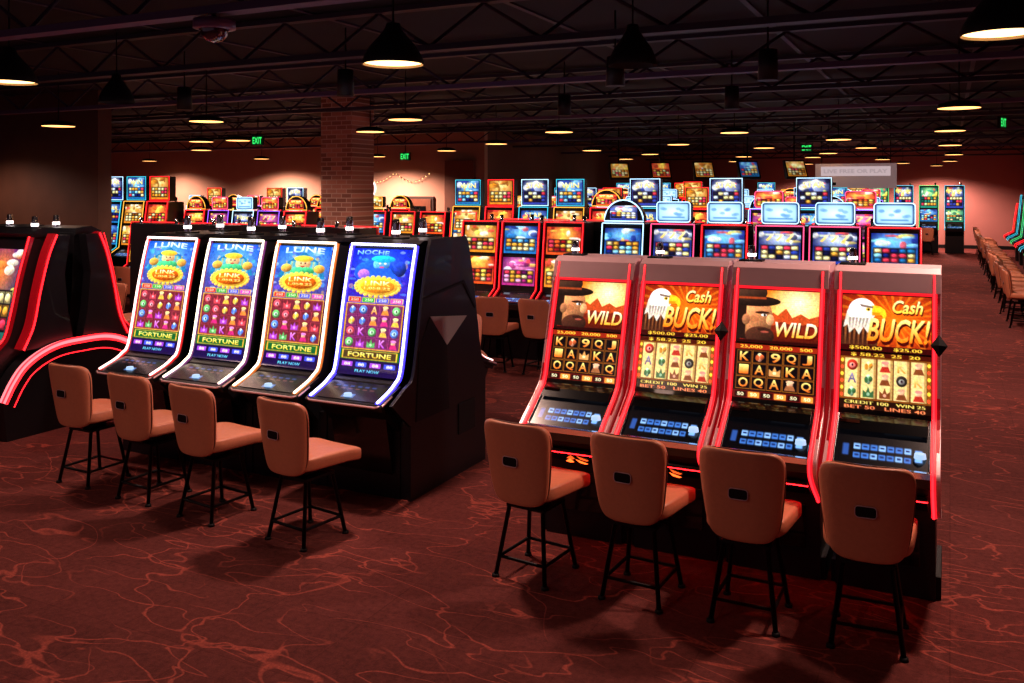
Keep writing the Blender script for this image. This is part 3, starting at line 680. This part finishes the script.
bt.inputs['Scale'].default_value = 1; bt.inputs['Brick Width'].default_value = .24; bt.inputs['Row Height'].default_value = .09; bt.inputs['Mortar Size'].default_value = .01
bt.inputs['Color1'].default_value = (*s2l((.78, .54, .46)), 1); bt.inputs['Color2'].default_value = (*s2l((.50, .32, .27)), 1); bt.inputs['Mortar'].default_value = (*s2l((.78, .66, .6)), 1)
nt2.links.new(bt.outputs['Color'], nt2.nodes['Principled BSDF'].inputs['Base Color'])
b = MB(); b.box(-11.3, -10.55, 14.5, 15.25, 0, 4.35, brk); b.box(-11.35, -10.50, 14.45, 15.30, 0, .2, DARK); obj('brick_pillar', b.mesh('pillar'))

# ------------------------------------------------------------ ceiling structure
STEEL = mat('painted_steel', (.19, .15, .23), .6, .1)
BEAM = mat('painted_beam', (.34, .25, .38), .6, .1)
def joist_x(y, z, big, x0=-28, x1=2.7):
    b = MB(); m = BEAM if big else STEEL
    b.box(x0, x1, y-.07, y+.07, z, z+.06, m); b.box(x0, x1, y-.06, y+.06, z+.42, z+.47, STEEL)
    x = x0; s = 0
    while x < x1-.6:
        b.tube([(x, y, z+(.05 if s else .42)), (x+.6, y, z+(.42 if s else .05))], .018, STEEL, 5); x += .6; s = 1-s
    obj('ceiling_truss', b.mesh('truss'))
for y in (2.2, 5.05, 7.6, 10.1, 12.7, 15.2, 18.5, 22, 26, 30, 35, 40):
    big = y in (5.05, 10.1, 15.2, 22, 30); joist_x(y, 3.80 if big else 3.86, big)
b = MB()
for x in np.arange(-27, 2.6, 2.1): b.box(x-.03, x+.03, -3, YF-.2, 4.33, 4.35, STEEL)
obj('ceiling_purlins', b.mesh('purlins'))

def pendant_mesh(on):
    b = MB()
    if on == 2:
        prof = [(.245, 0), (.247, .03), (.22, .06), (.10, .09), (.0, .095)]; top = .09
        b.lathe([(.240, .002), (.22, .03)], (0, 0, 0), LAMP_F, 24)
    else:
        prof = [(.245, 0), (.247, .02), (.23, .07), (.19, .14), (.12, .22), (.07, .28), (.055, .33), (.0, .34)]; top = .32
        b.lathe([(.240, .002), (.22, .065), (.18, .13), (.1, .20)], (0, 0, 0), SH if not on else mat('lamp_inner', (.7, .6, .5), .5), 32)
    b.lathe(prof, (0, 0, 0), SH, 32)
    if on: b.disk((0, 0, .02), .232, LAMP_E if on == 1 else LAMP_F, 32)
    else: b.disk((0, 0, .06), .222, DARK, 32)
    b.tube([(0, 0, top), (0, 0, .85)], .008, SH, 6)
    return b.mesh('pendant_mesh')
PON, POFF, PFAR = pendant_mesh(1), pendant_mesh(0), pendant_mesh(2)
near = [(-4.0, 6.05, 350), (-7.9, 5.5, 180), (.30, 6.6, 380), (-9.8, 9.9, 150), (-7.0, 10.9, 150), (.1, 12.3, 420), (-12.6, 9.6, 160), (-6.1, 14.4, 150),
        (-3.4, 15.9, 150), (0, 17.0, 420), (0, 22.5, 420), (.1, 28.5, 420), (0, 35, 600), (-.5, 41.3, 1500), (-5, 41.3, 1700), (-4, 22, 250), (-13.0, 14.0, 350), (-15.5, 22.6, 1600), (-20, 22.6, 1600), (-25, 22.6, 1000),  # far-wall pair and back-wall trio are added lamps that wash those walls
        (-16.5, 10.2, 200), (-3.4, .8, 150), (-7.6, 1.2, 130), (-9.0, 12.9, 200)]  # first lamp here is added out of view to brighten the partition wall
def pend(x, y, w):
    o = obj('pendant_lamp', PON if y < 9 else PFAR, (x, y, 3.5))
    if w:
        l = bpy.data.lights.new('pendant_light', 'SPOT'); l.energy = w; l.color = (1, .62, .50); l.spot_size = math.radians(155); l.spot_blend = .6; l.shadow_soft_size = .12
        lo = bpy.data.objects.new('pendant_light', l); scene.collection.objects.link(lo); lo.parent = o; lo.location = (0, 0, -.02)
for p in near: pend(*p)
for x, y in [(-2.3, 6.95), (-8.6, 7.3)]: o = obj('pendant_lamp', POFF, (x, y, 3.5)); o.scale = (.8, .8, 1.0)
extra = [(-14, 14), (-2.0, 19), (-5.4, 19.5), (-7.6, 24.5), (-5.6, 27.5), (-3.0, 26), (-9.5, 28), (-6.8, 32), (-2, 32), (-10, 34), (-5, 36.5), (-17, 17), (-20, 14.5), (-8.9, 17.5), (-11.6, 20), (-1.8, 23), (-1.6, 37), (-3.8, 29), (-8.2, 21.5)]
for x, y in extra: pend(x, y, 0)
b = MB(); b.lathe([(.0, .30), (.09, .30), (.10, .0), (.0, .02)], (0, 0, 0), SH, 16); b.tube([(0, 0, .3), (0, 0, .78)], .01, SH, 6); TS = b.mesh('track_spot_mesh')
for x, y in [(-6.2, 8.4), (-1.6, 9.0), (-3.1, 8.8), (-9.2, 8.9), (-5.0, 12.0), (-2.6, 12.0)]: obj('track_spotlight', TS, (x, y, 3.57))
b = MB(); b.lathe([(0, .07), (.15, .065), (.155, .0), (.11, -.01)], (0, 0, 0), mat('dome_housing', (.42, .28, .42), .4), 28)
b.lathe([(.10, -.005), (.095, -.05), (.06, -.09), (0, -.105)], (0, 0, 0), mat('dome_glass', (.22, .08, .2), .05, coat=1), 24); b.tube([(0, 0, .05), (0, 0, .10)], .02, SH)
obj('security_camera', b.mesh('sec_cam'), (-4.92, 5.05, 3.70))
b = MB(); b.box(-.18, .18, -.03, .03, 0, .24, DARK); cv = Cv(40, 18, (.0, .10, .03)); cv.text('EXIT', .08, .15, .92, .85, (.2, .9, .4)); b.screen(cv, -.17, .17, [(-.032, .23), (-.032, .01)], SCR); b.tube([(0, 0, .24), (0, 0, .72)], .012, SH)
EX = b.mesh('exit_sign_mesh')
for x, y, z in [(-15.6, 17.5, 3.62), (-14.9, 23.2, 3.4), (-4.2, 30.6, 3.75)]: obj('exit_sign', EX, (x, y, z))
obj('exit_sign', EX, (.95, 20.8, 3.75), math.radians(70))
b = MB(); b.box(-1.05, 1.05, -.04, .04, 0, .68, mat('sign_board', (.80, .76, .76), .6, emis=(.6, .5, .5), es=.45)); cv = Cv(90, 20, (.60, .53, .54)); cv.text('LIVE FREE OR PLAY', .05, .3, .95, .7, (.50, .44, .45)); b.screen(cv, -.9, .9, [(-.045, .60), (-.045, .34)], SCR)
b.box(-.95, -.5, -.046, -.04, .08, .16, DARK); b.tube([(-.9, 0, .66), (-.9, 0, 1.75)], .012, SH); b.tube([(.9, 0, .66), (.9, 0, 1.75)], .012, SH); obj('hanging_sign', b.mesh('hanging_sign'), (-2.35, 26.5, 2.55))
for j in range(5):
    b = MB(); b.prism([(-.12, 0), (-.16, .05), (.12, .50), (.2, .50), (.0, 0)], -.28, .28, BLACK); cv = scr_rand(26, 14, PALS[(4, 1, 4, 0, 4)[j]], 0); cv.a *= .7; b.screen(cv, -.24, .24, [(.07, .46), (-.15, .08)], SCR); b.tube([(0, .1, .48), (0, .1, 1.58)], .02, SH)
    obj('overhead_display', b.mesh('display'), (-8.4+j*1.2, 24.2, 2.78), math.radians(30))
b = MB(); b.tube([(.28*math.cos(t), 0, .3*math.sin(t)) for t in np.linspace(0, 2*math.pi, 20)], .02, WHITE_E, 6, closed=True); b.tube([(.1, 0, .15), (.1, 0, -.12), (0, 0, -.18), (-.1, 0, -.1)], .03, led('sign_orange', (1, .5, .2), 3), 6)
obj('letter_sign', b.mesh('letter'), (-16.8, 23.96, 2.55))
b = MB(); LED_W = led('fairy_warm', (1, .8, .5), 2.5)
for k in range(22):
    x = -17+k*.12; z = 3.0-.25*math.sin((k % 11)/10*math.pi); b.sq((x, 23.9, z), .017, .017, .017, 1, 1, LED_W, None, 8, 5)
b.tube([(-17+k*.12, 23.9, 3.02-.25*math.sin((k % 11)/10*math.pi)) for k in range(22)], .006, SH, 4); obj('string_lights', b.mesh('strings'))

# ------------------------------------------------------------ world + camera
w = bpy.data.worlds.new('w'); scene.world = w; w.use_nodes = True
w.node_tree.nodes['Background'].inputs[0].default_value = (.54, .33, .46, 1); w.node_tree.nodes['Background'].inputs[1].default_value = .20
cam = bpy.data.cameras.new('camera'); co = bpy.data.objects.new('camera', cam); scene.collection.objects.link(co)
co.location = (0, 0, CAMH); co.rotation_euler = (math.pi/2, 0, math.radians(25.95)); cam.sensor_width = 36; cam.lens = 900/1024*36; cam.shift_y = -(341.5-190)/1024; cam.clip_end = 200
scene.camera = co
